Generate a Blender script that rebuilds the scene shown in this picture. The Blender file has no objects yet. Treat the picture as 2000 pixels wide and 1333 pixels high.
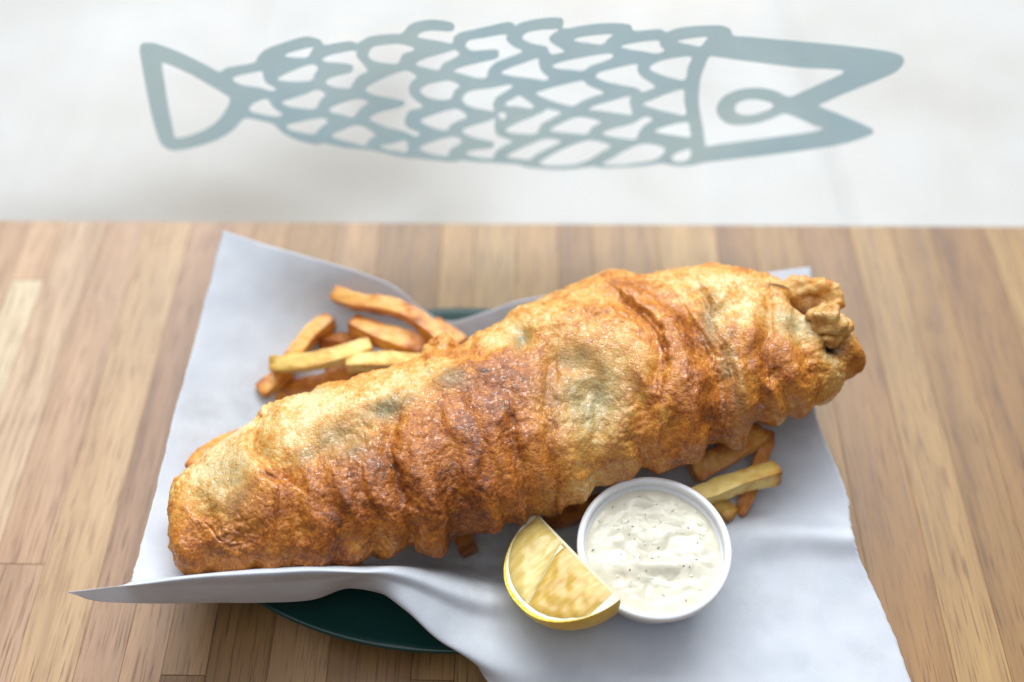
import bpy, math, random
import numpy as np
from mathutils import Matrix, Vector

random.seed(7)
rng = np.random.default_rng(11)
S = bpy.context.scene
COL = S.collection

# ------------------------------------------------------------------ camera
FPX = 2000.0                      # focal length in pixels of a 2000 px wide frame (36 mm lens)
CAMH = 0.43                       # camera height over the counter top
R = np.array([[0.99987516, -0.0075895, 0.01385836],
              [0.01422712, 0.81399429, -0.58069862],
              [-0.00687342, 0.58082329, 0.81400065]])
cam = bpy.data.cameras.new('camera')
cam.sensor_width = 36; cam.lens = 36; cam.clip_start = 0.01; cam.clip_end = 100
cam.dof.use_dof = True
cam.dof.focus_distance = 0.412
cam.dof.aperture_fstop = 3.0
camo = bpy.data.objects.new('camera', cam)
M4 = Matrix([[*R[i], 0.0] for i in range(3)] + [[0, 0, 0, 1]])
M4.translation = (0, 0, CAMH)
camo.matrix_world = M4
COL.objects.link(camo)
S.camera = camo

# ------------------------------------------------------------------ light
w = bpy.data.worlds.new('World'); S.world = w; w.use_nodes = True
bg = w.node_tree.nodes['Background']
bg.inputs[0].default_value = (0.80, 0.88, 1.0, 1); bg.inputs[1].default_value = 0.13

def area(name, loc, target, sx, sy, power, color):
    l = bpy.data.lights.new(name, 'AREA'); l.shape = 'RECTANGLE'; l.size = sx; l.size_y = sy
    l.energy = power; l.color = color
    o = bpy.data.objects.new(name, l); COL.objects.link(o)
    o.location = loc
    o.rotation_euler = (Vector(target) - Vector(loc)).to_track_quat('-Z', 'Y').to_euler()
    return o
area('street_daylight', (0.15, 1.55, 1.8), (0.0, 0.22, 0.0), 3.2, 1.8, 42, (0.91, 0.96, 1.0))
area('room_fill', (-0.3, -0.25, 2.3), (0.0, 0.25, 0.0), 2.4, 2.0, 23, (0.97, 0.97, 1.0))  # unseen overhead lamp, added to fill the front shadows
area('pavement_daylight', (0.0, 3.0, 3.2), (0.0, 1.6, -1.0), 4.0, 3.0, 325, (0.97, 0.98, 1.0))

S.view_settings.view_transform = 'Standard'; S.view_settings.look = 'None'
S.view_settings.exposure = -0.13; S.view_settings.gamma = 1.0
S.render.engine = 'CYCLES'

# ------------------------------------------------------------------ helpers
def ray(px, py): return R @ np.array([(px - 1000) / FPX, -(py - 666.5) / FPX, -1.0])
def P(px, py, z=0.0):
    d = ray(px, py); t = (z - CAMH) / d[2]
    return np.array([0, 0, CAMH]) + t * d
YW = P(1000, 437)[1]              # back edge of the counter = inner face of the window

def tag(o, label=None, cat=None, group=None, kind=None):
    if label: o['label'] = label
    if cat: o['category'] = cat
    if group: o['group'] = group
    if kind: o['kind'] = kind
    return o
def empty(name, loc):
    o = bpy.data.objects.new(name, None); o.location = loc; o.empty_display_size = .02
    COL.objects.link(o); return o
def mk(name, V, F, mat, origin=(0, 0, 0), parent=None, smooth=True, attrs=None):
    V = np.asarray(V, float) - np.asarray(origin)
    me = bpy.data.meshes.new(name)
    F = np.asarray(F) if not isinstance(F, list) else F
    if isinstance(F, np.ndarray):
        n = F.shape[1]
        me.vertices.add(len(V)); me.vertices.foreach_set('co', V.ravel())
        me.loops.add(F.size); me.loops.foreach_set('vertex_index', F.ravel().astype(np.int32))
        me.polygons.add(len(F)); me.polygons.foreach_set('loop_start', np.arange(0, F.size, n, dtype=np.int32))
        me.update(calc_edges=True)
    else:
        me.from_pydata(V.tolist(), [], F); me.update()
    me.validate()
    if smooth: me.polygons.foreach_set('use_smooth', np.ones(len(me.polygons), bool))
    for k, a in (attrs or {}).items():
        at = me.attributes.new(k, 'FLOAT', 'POINT'); at.data.foreach_set('value', np.asarray(a, np.float32))
    me.materials.append(mat)
    o = bpy.data.objects.new(name, me); COL.objects.link(o)
    if parent: o.parent = parent
    else: o.location = origin
    return o
def grid_faces(nu, nv, wrap_v=False):
    i, j = np.meshgrid(np.arange(nu - 1), np.arange(nv if wrap_v else nv - 1), indexing='ij')
    j2 = (j + 1) % nv
    return np.stack([i * nv + j, (i + 1) * nv + j, (i + 1) * nv + j2, i * nv + j2], -1).reshape(-1, 4)

_perm = rng.permutation(256); _perm = np.concatenate([_perm] * 3)
_grad = rng.normal(size=(256, 3)); _grad /= np.linalg.norm(_grad, axis=1)[:, None]
def noise(p, scale, seed=0):
    p = np.asarray(p) * scale + seed * 17.31
    i = np.floor(p).astype(int); f = p - i; i &= 255
    u = f * f * f * (f * (f * 6 - 15) + 10)
    out = 0
    for dx in (0, 1):
        for dy in (0, 1):
            for dz in (0, 1):
                h = _perm[_perm[_perm[(i[:, 0] + dx) & 255] + ((i[:, 1] + dy) & 255)] + ((i[:, 2] + dz) & 255)]
                g = _grad[h]
                d = g[:, 0] * (f[:, 0] - dx) + g[:, 1] * (f[:, 1] - dy) + g[:, 2] * (f[:, 2] - dz)
                wx = u[:, 0] if dx else 1 - u[:, 0]; wy = u[:, 1] if dy else 1 - u[:, 1]; wz = u[:, 2] if dz else 1 - u[:, 2]
                out = out + d * wx * wy * wz
    return out * 1.5
def bubbles(p, cell, keep, seed):
    """round blisters 0..1: one possible dome per cell of a jittered grid"""
    q = np.asarray(p) / cell + seed * 7.7
    i = np.floor(q).astype(int); out = np.zeros(len(q))
    tab = np.random.default_rng(seed).random((256, 5))
    for dx in (-1, 0, 1):
        for dy in (-1, 0, 1):
            for dz in (-1, 0, 1):
                c = i + [dx, dy, dz]
                t = tab[_perm[_perm[_perm[c[:, 0] & 255] + (c[:, 1] & 255)] + (c[:, 2] & 255)]]
                d2 = ((c + t[:, :3] - q) ** 2).sum(1); r = .35 + .55 * t[:, 4]
                out = np.maximum(out, np.where(t[:, 3] < keep, r * np.sqrt(np.clip(1 - d2 / r ** 2, 0, 1)), 0))
    return out
def catmull(pts, n):
    """n samples along an open Catmull-Rom spline, uniform in the control index"""
    pts = np.asarray(pts, float); m = len(pts)
    t = np.linspace(0, m - 1, n); i = np.clip(t.astype(int), 0, m - 2); f = (t - i)[:, None]
    g = lambda k: pts[np.clip(k, 0, m - 1)]
    p0, p1, p2, p3 = g(i - 1), g(i), g(i + 1), g(i + 2)
    p0 = np.where((i == 0)[:, None], 2 * p1 - p2, p0); p3 = np.where((i == m - 2)[:, None], 2 * p2 - p1, p3)
    return .5 * (2 * p1 + (p2 - p0) * f + (2 * p0 - 5 * p1 + 4 * p2 - p3) * f ** 2 + (3 * p1 - p0 - 3 * p2 + p3) * f ** 3)
def lin(c): 
    c = np.asarray(c, float) / 255
    return tuple(np.where(c <= .04045, c / 12.92, ((c + .055) / 1.055) ** 2.4)) + (1.0,)

# ------------------------------------------------------------------ materials
class Mat:
    def __init__(s, name):
        s.m = bpy.data.materials.new(name); s.m.use_nodes = True
        s.nt = s.m.node_tree; s.b = s.nt.nodes['Principled BSDF']; s.out = s.nt.nodes['Material Output']
        s.tc = s.n('TexCoord')
    def n(s, t, **kw):
        nd = s.nt.nodes.new('ShaderNode' + t)
        for k, v in kw.items():
            if hasattr(nd, k): setattr(nd, k, v)
            else: nd.inputs[k].default_value = v
        return nd
    def l(s, a, b): s.nt.links.new(a, b)
    def noise(s, scale, detail=3, rough=.55, vec=None, stretch=None):
        n = s.n('TexNoise'); n.inputs['Scale'].default_value = scale; n.inputs['Detail'].default_value = detail; n.inputs['Roughness'].default_value = rough
        v = vec or s.tc.outputs['Object']
        if stretch:
            mp = s.n('Mapping'); mp.inputs['Scale'].default_value = stretch; s.l(v, mp.inputs[0]); v = mp.outputs[0]
        s.l(v, n.inputs['Vector']); return n.outputs['Fac']
    def ramp(s, fac, stops, interp='LINEAR'):
        r = s.n('ValToRGB'); r.color_ramp.interpolation = interp
        e = r.color_ramp.elements
        while len(e) < len(stops): e.new(.5)
        for k, (p, c) in enumerate(stops):
            e[k].position = p; e[k].color = c if len(c) == 4 else (*c, 1)
        s.l(fac, r.inputs[0]); return r.outputs[0]
    def math(s, op, a, b=None, c=None, clamp=False):
        m = s.n('Math', operation=op); m.use_clamp = clamp
        for k, v in enumerate((a, b, c)):
            if v is None: continue
            if isinstance(v, (int, float)): m.inputs[k].default_value = v
            else: s.l(v, m.inputs[k])
        return m.outputs[0]
    def mix(s, fac, a, b, mode='MIX'):
        m = s.n('Mix', data_type='RGBA', blend_type=mode)
        for k, v in ((0, fac), (6, a), (7, b)):
            if isinstance(v, (int, float)): m.inputs[k].default_value = v
            elif isinstance(v, tuple): m.inputs[k].default_value = v
            else: s.l(v, m.inputs[k])
        return m.outputs[2]
    def attr(s, name):
        a = s.n('Attribute'); a.attribute_name = name; return a.outputs['Fac']
    def bump(s, h, dist, strength=1.0, normal=None):
        b = s.n('Bump'); b.inputs['Distance'].default_value = dist; b.inputs['Strength'].default_value = strength
        s.l(h, b.inputs['Height'])
        if normal: s.l(normal, b.inputs['Normal'])
        return b.outputs[0]
    def set(s, **kw):
        for k, v in kw.items():
            i = s.b.inputs[k.replace('_', ' ')]
            if isinstance(v, (int, float, tuple)): i.default_value = v
            else: s.l(v, i)
        return s

def m_wood():
    m = Mat('butcher_block_wood')
    oi = m.n('ObjectInfo')
    off = m.n('VectorMath', operation='SCALE'); off.inputs['Scale'].default_value = 3.0
    cmb = m.n('CombineXYZ')
    for k in range(3): m.l(oi.outputs['Random'], cmb.inputs[k])
    m.l(cmb.outputs[0], off.inputs[0])
    add = m.n('VectorMath', operation='ADD'); m.l(m.tc.outputs['Object'], add.inputs[0]); m.l(off.outputs[0], add.inputs[1])
    v = add.outputs[0]
    broad = m.noise(1, 3, .5, v, (75, 5.0, 20))
    fine = m.noise(1, 4, .6, v, (560, 16, 60))
    pore = m.noise(1, 2, .5, v, (1500, 45, 200))
    blot = m.noise(14, 2, .5, v)
    g = m.math('ADD', m.math('MULTIPLY', broad, .62), m.math('MULTIPLY', fine, .38))
    f = m.ramp(g, [(.34, (.58, .50, .42)), (.46, (.90, .87, .84)), (.53, (1.0, .99, .97)), (.66, (1.16, 1.18, 1.18))])
    c = m.mix(1.0, oi.outputs['Color'], f, 'MULTIPLY')
    c = m.mix(m.ramp(pore, [(.35, (1,) * 3), (.45, (0, 0, 0))]), c, m.mix(1.0, c, (.55, .46, .40, 1), 'MULTIPLY'))
    c = m.mix(m.ramp(blot, [(.35, (.0,) * 3), (.7, (.35,) * 3)]), c, m.mix(1.0, c, (.86, .78, .74, 1), 'MULTIPLY'))
    m.set(Base_Color=c, Roughness=m.math('MULTIPLY_ADD', fine, .18, .34), Normal=m.bump(g, .0003, .35), Coat_Weight=.10, Coat_Roughness=.34, Specular_IOR_Level=.5)
    return m.m
def m_concrete():
    m = Mat('pale_concrete')
    a = m.noise(3.5, 4); b = m.noise(60, 3)
    c = m.ramp(a, [(.3, lin((196, 194, 190))), (.7, lin((212, 212, 212)))])
    c = m.mix(.12, c, m.ramp(b, [(.35, (.3, .3, .3)), (.65, (.8, .8, .8))]))
    st = m.attr('painted_shade')  # mask of the shade painted on the slabs
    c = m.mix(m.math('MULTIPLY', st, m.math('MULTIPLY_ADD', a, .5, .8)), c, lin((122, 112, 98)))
    m.set(Base_Color=c, Roughness=.85)
    return m.m
def m_glass():
    m = Mat('window_glass')
    nt = m.nt; nt.nodes.remove(m.b)
    tr = m.n('BsdfTransparent'); tr.inputs[0].default_value = (.975, .985, .98, 1)
    gl = m.n('BsdfGlossy'); gl.inputs['Roughness'].default_value = .0
    lw = m.n('LayerWeight'); lw.inputs[0].default_value = .5
    fr = m.math('MULTIPLY_ADD', m.math('POWER', lw.outputs['Facing'], 5.0), .95, .04)
    mx = m.n('MixShader'); m.l(fr, mx.inputs[0]); m.l(tr.outputs[0], mx.inputs[1]); m.l(gl.outputs[0], mx.inputs[2])
    m.l(mx.outputs[0], m.out.inputs[0]); return m.m
def m_vinyl():
    m = Mat('frosted_vinyl')
    m.nt.nodes.remove(m.b)
    c = m.noise(25, 2)
    col = m.ramp(c, [(.3, lin((206, 218, 220))), (.7, lin((214, 226, 229)))])
    tl = m.n('BsdfTranslucent'); m.l(col, tl.inputs[0])
    df = m.n('BsdfDiffuse'); m.l(col, df.inputs[0])
    tr = m.n('BsdfTransparent'); m.l(m.ramp(m.noise(14, 3), [(.3, lin((206, 222, 229))), (.7, lin((222, 229, 228)))]), tr.inputs[0])
    mx = m.n('MixShader'); mx.inputs[0].default_value = .6
    m.l(df.outputs[0], mx.inputs[1]); m.l(tl.outputs[0], mx.inputs[2])
    m2 = m.n('MixShader'); m2.inputs[0].default_value = .60
    m.l(mx.outputs[0], m2.inputs[1]); m.l(tr.outputs[0], m2.inputs[2])
    m.l(m2.outputs[0], m.out.inputs[0]); return m.m
def m_paper():
    m = Mat('deli_paper')
    fib = m.noise(1, 4, .65, None, (900, 500, 900)); cl = m.noise(35, 3); fine = m.noise(160, 3)
    c = m.ramp(cl, [(.3, lin((214, 220, 230))), (.7, lin((232, 236, 243)))])
    c = m.mix(m.math('MULTIPLY', m.attr('grease'), m.ramp(fine, [(.35, (.3,) * 3), (.65, (1,) * 3)])), c, lin((188, 192, 194)))
    m.set(Base_Color=c, Roughness=.62, Specular_IOR_Level=.25, Normal=m.bump(m.math('ADD', fib, m.math('MULTIPLY', cl, 2.0)), .0004, .28))
    tl = m.n('BsdfTranslucent'); m.l(c, tl.inputs[0])
    mx = m.n('MixShader'); mx.inputs[0].default_value = .3
    m.l(m.b.outputs[0], mx.inputs[1]); m.l(tl.outputs[0], mx.inputs[2]); m.l(mx.outputs[0], m.out.inputs[0])
    return m.m
def m_plastic(name, col, rough=.35, sss=0):
    m = Mat(name); n = m.noise(400, 2)
    m.set(Base_Color=m.mix(n, tuple(np.array(lin(col)) * [.93, .93, .93, 1]), lin(col)), Roughness=m.math('MULTIPLY_ADD', n, .15, rough - .07))
    if sss: m.set(Subsurface_Weight=sss, Subsurface_Radius=(.004, .004, .004), Subsurface_Scale=1.0)
    return m.m
def m_batter():
    m = Mat('fried_batter')
    br, gy, dk = m.attr('brown'), m.attr('grey'), m.attr('dark')
    n1 = m.noise(260, 5, .6); n2 = m.noise(1500, 2, .5); n3 = m.noise(90, 4, .6)
    def vor(sc):
        v = m.n('TexVoronoi'); v.inputs['Scale'].default_value = sc; m.l(m.tc.outputs['Object'], v.inputs['Vector']); return v
    v1, v2 = vor(900), vor(1700)
    dome = lambda v: m.math('SUBTRACT', 1.0, m.math('MULTIPLY', v.outputs['Distance'], v.outputs['Distance']))
    sep = m.n('SeparateColor'); m.l(v1.outputs['Color'], sep.inputs[0])
    glint = m.ramp(sep.outputs[0], [(.80, (0,) * 3), (.84, (1,) * 3)])      # the odd oily blister
    b = m.math('ADD', br, m.math('MULTIPLY', m.math('SUBTRACT', n1, .5), .55))
    b = m.math('ADD', b, m.math('MULTIPLY', m.math('SUBTRACT', n2, .5), .30))
    b = m.math('ADD', b, m.math('MULTIPLY', m.math('SUBTRACT', n3, .5), .45))
    b = m.math('ADD', b, m.math('MULTIPLY', m.math('SUBTRACT', sep.outputs[1], .5), .20))
    c = m.ramp(b, [(.02, lin((230, 204, 154))), (.20, lin((226, 182, 112))), (.38, lin((216, 154, 70))), (.58, lin((196, 122, 44))), (.80, lin((158, 88, 31))), (1.0, lin((108, 58, 22)))])
    c = m.mix(m.math('MULTIPLY', gy, .95, clamp=True), c, m.ramp(n1, [(.3, lin((118, 109, 76))), (.7, lin((164, 150, 108)))]))
    c = m.mix(dk, c, lin((46, 20, 12)))
    nm = m.bump(dome(v1), .00036, .45); nm = m.bump(m.math('ADD', dome(v2), n2), .00020, .5, nm)
    m.set(Base_Color=c, Roughness=m.math('SUBTRACT', m.ramp(n1, [(.35, (.36,) * 3), (.65, (.55,) * 3)]), m.math('MULTIPLY', glint, .34)), Normal=nm, Specular_IOR_Level=.5,
          Subsurface_Weight=.2, Subsurface_Radius=(.005, .0024, .0009), Subsurface_Scale=.7, Coat_Weight=m.math('MULTIPLY', glint, .5), Coat_Roughness=.08)
    m.l(nm, m.b.inputs['Coat Normal'])
    return m.m
def m_fry(name, base, edge):
    m = Mat(name)
    n1 = m.noise(160, 4, .6); n2 = m.noise(700, 3)
    f = m.math('ADD', m.attr('brown'), m.math('MULTIPLY', m.math('SUBTRACT', n1, .5), 1.1))
    dark = tuple(np.array(lin(edge)) * [.45, .36, .3, 1])
    c = m.ramp(f, [(.1, lin(base)), (.55, lin(edge)), (1.0, dark)])
    m.set(Base_Color=c, Roughness=m.math('MULTIPLY_ADD', n2, .3, .25), Specular_IOR_Level=.5, Subsurface_Weight=.15, Subsurface_Radius=(.004, .002, .0008), Subsurface_Scale=.6,
          Normal=m.bump(m.math('ADD', n1, m.math('MULTIPLY', n2, .4)), .0008, .5))
    return m.m
def m_sauce():
    m = Mat('tartar_sauce'); n = m.noise(120, 4)
    m.set(Base_Color=m.ramp(n, [(.3, lin((200, 194, 174))), (.7, lin((215, 210, 193)))]), Roughness=.3, Subsurface_Weight=.3, Subsurface_Radius=(.003, .0028, .002), Subsurface_Scale=.6,
          Normal=m.bump(m.noise(420, 3), .0005, .3))
    return m.m
def m_flesh(name='lemon_flesh', lo=(186, 146, 58), mi=(198, 162, 74), hi=(214, 186, 108)):
    m = Mat(name)
    cv = m.n('CombineXYZ'); m.l(m.math('MULTIPLY', m.attr('ru'), 1.6), cv.inputs[0]); m.l(m.math('MULTIPLY', m.attr('tu'), 13.0), cv.inputs[1])
    st = m.noise(1, 3, .5, cv.outputs[0]); n = m.noise(90, 3)
    vo = m.n('TexVoronoi'); vo.inputs['Scale'].default_value = 1.3; m.l(cv.outputs[0], vo.inputs['Vector'])
    k = m.math('ADD', m.math('MULTIPLY', st, .8), m.math('MULTIPLY', n, .2))
    c = m.ramp(k, [(.30, lin(lo)), (.5, lin(mi)), (.70, lin(hi))])
    m.set(Base_Color=c, Roughness=.24, Specular_IOR_Level=.45, Subsurface_Weight=.5, Subsurface_Radius=(.006, .0055, .0026), Subsurface_Scale=1.0, Normal=m.bump(m.math('ADD', st, m.math('MULTIPLY', vo.outputs['Distance'], -.8)), .0006, .25))
    return m.m
def m_rind():
    m = Mat('lemon_rind'); v = m.n('TexVoronoi'); v.inputs['Scale'].default_value = 650; m.l(m.tc.outputs['Object'], v.inputs['Vector'])
    n = m.noise(70, 3)
    m.set(Base_Color=m.ramp(n, [(.3, lin((236, 190, 24))), (.7, lin((246, 214, 50)))]), Roughness=.32, Normal=m.bump(v.outputs['Distance'], .0006, .5), Subsurface_Weight=.15, Subsurface_Radius=(.003, .002, .0005), Subsurface_Scale=.6)
    return m.m
def m_pith():
    m = Mat('lemon_pith'); n = m.noise(300, 3)
    m.set(Base_Color=m.ramp(n, [(.3, lin((236, 226, 178))), (.7, lin((246, 241, 216)))]), Roughness=.6, Subsurface_Weight=.3, Subsurface_Radius=(.004, .003, .002), Subsurface_Scale=.6)
    return m.m

WOOD, CONC, GLASS, VINYL, PAPER = m_wood(), m_concrete(), m_glass(), m_vinyl(), m_paper()
FLESH2 = m_flesh('lemon_flesh_membrane', (204, 174, 94), (214, 188, 112), (224, 202, 136))
GREEN = m_plastic('green_melamine', (9, 58, 53), .32)
WHITE = m_plastic('white_plastic', (236, 238, 242), .38, .25)
BATTER, SAUCE, FLESH, RIND, PITH = m_batter(), m_sauce(), m_flesh(), m_rind(), m_pith()
FRY_O = m_fry('fry_orange', (232, 174, 84), (206, 128, 48))
FRY_Y = m_fry('fry_yellow', (238, 206, 118), (214, 160, 66))
FRY_B = m_fry('fry_brown', (210, 138, 60), (166, 94, 36))

# ------------------------------------------------------------------ pavement outside
def box(x0, x1, y0, y1, z0, z1, bev=0.0):
    b = bev
    V = [(x0, y0, z0), (x1, y0, z0), (x1, y1, z0), (x0, y1, z0)]
    F = [(3, 2, 1, 0)]
    if b:
        V += [(x0, y0, z1 - b), (x1, y0, z1 - b), (x1, y1, z1 - b), (x0, y1, z1 - b), (x0 + b, y0 + b, z1), (x1 - b, y0 + b, z1), (x1 - b, y1 - b, z1), (x0 + b, y1 - b, z1)]
        F += [(k, (k + 1) % 4, 4 + (k + 1) % 4, 4 + k) for k in range(4)] + [(4 + k, 4 + (k + 1) % 4, 8 + (k + 1) % 4, 8 + k) for k in range(4)] + [(8, 9, 10, 11)]
    else:
        V += [(x0, y0, z1), (x1, y0, z1), (x1, y1, z1), (x0, y1, z1)]
        F += [(k, (k + 1) % 4, 4 + (k + 1) % 4, 4 + k) for k in range(4)] + [(4, 5, 6, 7)]
    return V, F
ZP = -1.0
pv, pf = box(-8, 8, YW + .05, 9, ZP - .2, ZP - .012)
pav = mk('pavement', pv, pf, CONC, (0, 0, 0), None, False)
pav['kind'] = 'structure'
j0, j1 = P(1528, 0, ZP), P(1662, 430, ZP)
jd = (j0 - j1) / np.linalg.norm(j0 - j1); jn = np.array([jd[1], -jd[0], 0])
def slab(a0, a1, b0, b1):
    """concrete slab: a across the joint, b along it"""
    nu, nv = 90, 90
    A, B = np.meshgrid(np.linspace(a0, a1, nu), np.linspace(b0, b1, nv), indexing='ij')
    V = j1[None] + A.reshape(-1, 1) * jn + B.reshape(-1, 1) * jd
    V[:, 2] = ZP + .0006 * noise(V, 9)
    edge = np.minimum(np.minimum(A - a0, a1 - A), np.minimum(B - b0, b1 - B)).ravel()
    V[:, 2] -= .006 * np.exp(-(edge / .004) ** 2)
    st = np.zeros(len(V))  # soft shade on the pavement, painted into the slab colour
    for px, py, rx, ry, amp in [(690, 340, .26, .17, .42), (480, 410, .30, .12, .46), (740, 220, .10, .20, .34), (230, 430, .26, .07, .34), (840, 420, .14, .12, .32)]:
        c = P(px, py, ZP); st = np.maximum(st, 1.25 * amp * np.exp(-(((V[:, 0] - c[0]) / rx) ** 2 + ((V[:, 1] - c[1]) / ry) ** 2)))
    o = mk('paving_slab', V, grid_faces(nu, nv), CONC, (0, 0, 0), pav, True, {'painted_shade': st})
g = .006
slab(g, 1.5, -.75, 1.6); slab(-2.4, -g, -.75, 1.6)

# ------------------------------------------------------------------ window
wv, wf = box(-1.1, 1.1, YW + .0015, YW + .0075, -.05, .75)
pane = mk('window_pane', wv, wf, GLASS, (0, YW, -.05), None, False)
tag(pane, 'clear window glass standing along the back edge of the wooden counter', 'window')

C1 = lambda x, y: (250 + .3 * x, 20 + .3 * y)
C2 = lambda x, y: (750 + .275 * x, 20 + .275 * y)
C3 = lambda x, y: (1200 + .3 * x, 20 + .3 * y)
def T(f, s):
    a = [float(q) for q in s.replace(',', ' ').split()]
    return [f(a[k], a[k + 1]) for k in range(0, len(a), 2)]
outer = (T(C1, '75 260 85 230 120 222 180 228 300 270 420 325 520 375 590 410 640 385 720 370 820 350 845 310 900 262 1000 225 1110 190 1180 182 1250 205 1275 235 1350 225 1440 212 1490 225 1510 215 1580 180 1700 165 1780 160')
         + T(C2, '180 115 250 88 340 78 440 88 490 105 500 130 485 155 440 158 340 152 270 165 235 195 270 210 380 228 480 245 495 205 540 170 650 145 780 115 870 95 910 100 935 120 970 100 1050 80 1150 65 1240 62 1270 75 1274 105 1270 138 1330 135 1400 122 1500 108 1620 102 1720 108 1755 120 1775 155')
         + T(C3, '220 138 300 133 340 152 400 130 500 115 650 108 720 115 760 140 780 175 900 185 1200 212 1500 240 1750 272 1850 295 1885 320 1880 360 1830 410 1700 470 1500 550 1400 595 1335 632 1450 680 1600 745 1690 795 1640 830 1500 875 1300 910 1000 950 700 985 580 1000 520 1015 420 1022 340 1010 300 1005 200 1020')
         + T(C2, '1636 1125 1560 1128 1490 1118 1450 1122 1300 1138 1180 1138 1080 1130 1000 1120 960 1105 850 1095 780 1090 650 1085 560 1075 480 1085 380 1075 240 1060 120 1050')
         + T(C1, '1600 920 1500 910 1400 900 1270 872 1220 880 1100 850 1000 800 950 750 880 730 780 710 740 725 680 790 580 850 450 895 330 918 270 915 220 880 190 820 150 680 110 480 85 340'))
holes = [T(C1, s) for s in (
    '225 350 300 375 420 430 540 500 640 560 662 585 640 650 580 730 500 785 400 825 320 842 300 830 285 760 260 640 235 480 222 400',
    '680 455 720 432 800 415 870 405 880 440 900 480 965 520 930 535 860 515 760 500 700 480',
    '790 640 830 605 905 585 930 620 960 650 1000 680 985 700 920 697 840 680 795 665',
    '1020 300 1080 275 1200 248 1190 280 1160 318 1080 318 1035 315',
    '970 455 1050 410 1190 360 1235 385 1210 430 1195 465 1100 475 1010 470',
    '1000 605 1060 585 1150 555 1230 525 1285 555 1250 595 1215 650 1130 648 1040 635',
    '1030 760 1110 735 1260 708 1300 735 1250 775 1210 815 1130 805 1060 790',
    '1265 325 1330 295 1475 270 1490 310 1560 400 1500 435 1460 490 1445 515 1380 515 1310 500 1285 470 1340 440 1440 415 1465 385 1440 360 1340 350 1280 345',
    '1565 290 1590 250 1650 235 1780 228 1870 262 1790 295 1755 355 1680 355 1600 340 1570 320',
    '1545 520 1640 460 1800 400 1880 440 1840 480 1830 540 1870 590 1920 630 1890 650 1830 665 1800 740 1840 780 1900 805 1870 830 1800 800 1680 770 1600 735 1570 710 1640 670 1780 635 1800 605 1740 585 1600 560',
    '1310 650 1380 615 1490 585 1565 605 1510 650 1465 705 1400 690 1330 675',
    '1325 820 1400 785 1500 755 1610 815 1570 850 1540 890 1460 870 1360 845',
    '1640 890 1720 875 1810 855 1815 930 1750 925 1680 915')]
holes += [T(C2, s) for s in (
    '225 390 280 355 420 315 500 290 535 325 480 360 420 390 385 435 300 420 240 405',
    '580 250 610 220 700 205 860 180 870 220 920 265 985 300 900 340 790 385 740 440 725 490 650 490 560 465 495 440 560 410 700 375 800 350 815 315 790 290 640 298 590 280',
    '830 455 900 415 1000 380 1090 350 1100 390 1120 440 1170 490 1140 510 1060 497 920 480',
    '255 580 290 545 350 525 460 508 540 545 500 580 470 640 380 645 290 620',
    '555 645 580 600 640 575 760 560 890 535 910 555 860 590 800 630 775 680 780 725 700 715 600 690',
    '860 670 910 640 960 615 1020 650 1065 690 1040 708 950 695 880 690',
    '810 745 840 732 870 750 860 780 830 785',
    '1080 600 1150 570 1280 535 1410 508 1450 540 1565 595 1480 625 1400 660 1345 690 1260 675 1150 640',
    '1195 405 1260 375 1400 345 1590 315 1630 340 1560 375 1470 405 1415 440 1330 435 1230 425',
    '1350 220 1420 195 1620 178 1590 215 1550 253 1460 245 1380 235',
    '980 205 1010 170 1080 152 1180 143 1245 146 1185 190 1175 215 1200 245 1280 295 1250 315 1190 322 1170 300 1150 268 1060 250 1000 225',
    '1505 485 1530 450 1600 430 1790 390 1800 430 1830 480 1925 545 1890 575 1830 590 1800 565 1700 545 1580 520',
    '1460 715 1500 685 1620 650 1750 618 1745 660 1760 750 1680 745 1540 725',
    '260 790 340 755 510 708 590 765 520 800 470 830 450 860 380 855 300 825',
    '555 860 620 830 740 795 790 775 785 830 800 890 850 915 915 940 860 970 800 1010 770 1062 700 1060 620 1045 580 1020 650 1000 760 985 780 955 750 940 640 915 580 890',
    '860 860 920 820 1040 770 1130 730 1160 710 1260 735 1200 775 1120 820 1080 885 1000 890 900 880',
    '1180 860 1250 815 1385 765 1540 800 1480 840 1440 890 1340 885 1230 875',
    '250 985 320 950 480 905 555 935 510 975 470 1000 450 1045 380 1040 290 1015',
    '870 1050 930 1010 1040 960 1150 920 1260 940 1180 985 1080 1035 1030 1070 960 1065',
    '1105 1090 1180 1040 1300 980 1460 930 1610 970 1540 1020 1460 1070 1360 1105 1230 1115 1140 1110',
    '1550 885 1620 850 1760 815 1850 765 1910 785 1850 830 1810 880 1790 925 1700 922 1600 905',
    '1550 1100 1620 1060 1720 1000 1850 955 1995 990 1940 1065 1800 1095 1640 1110')]
holes += [T(C3, s) for s in (
    '40 245 120 222 280 205 300 240 325 270 280 292 200 280 100 265',
    '410 208 500 190 605 182 590 215 560 245 500 235 440 222',
    '230 390 260 355 350 325 500 310 480 380 460 462 390 455 290 425',
    '185 620 260 585 360 545 450 525 455 600 465 690 380 680 260 650',
    '265 795 330 765 470 735 490 780 492 835 400 825 310 812',
    '375 965 410 935 490 910 498 950 480 985 430 995 390 990',
    '620 312 680 312 800 330 1000 355 1200 380 1400 390 1490 400 1480 425 1380 470 1250 530 1140 572 1050 535 940 515 820 525 730 560 680 610 665 660 690 710 740 745 820 755 940 740 1040 705 1110 680 1200 710 1300 755 1360 775 1300 800 1150 822 900 855 700 880 600 895 590 860 580 780 560 680 550 580 560 460 590 370',
    '785 650 800 615 860 590 940 590 1020 610 1035 635 1000 660 920 685 850 692 800 680')]
def on_glass(px, py):
    d = ray(px, py); t = YW / d[1]
    return (d[0] * t, CAMH + d[2] * t)
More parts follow.
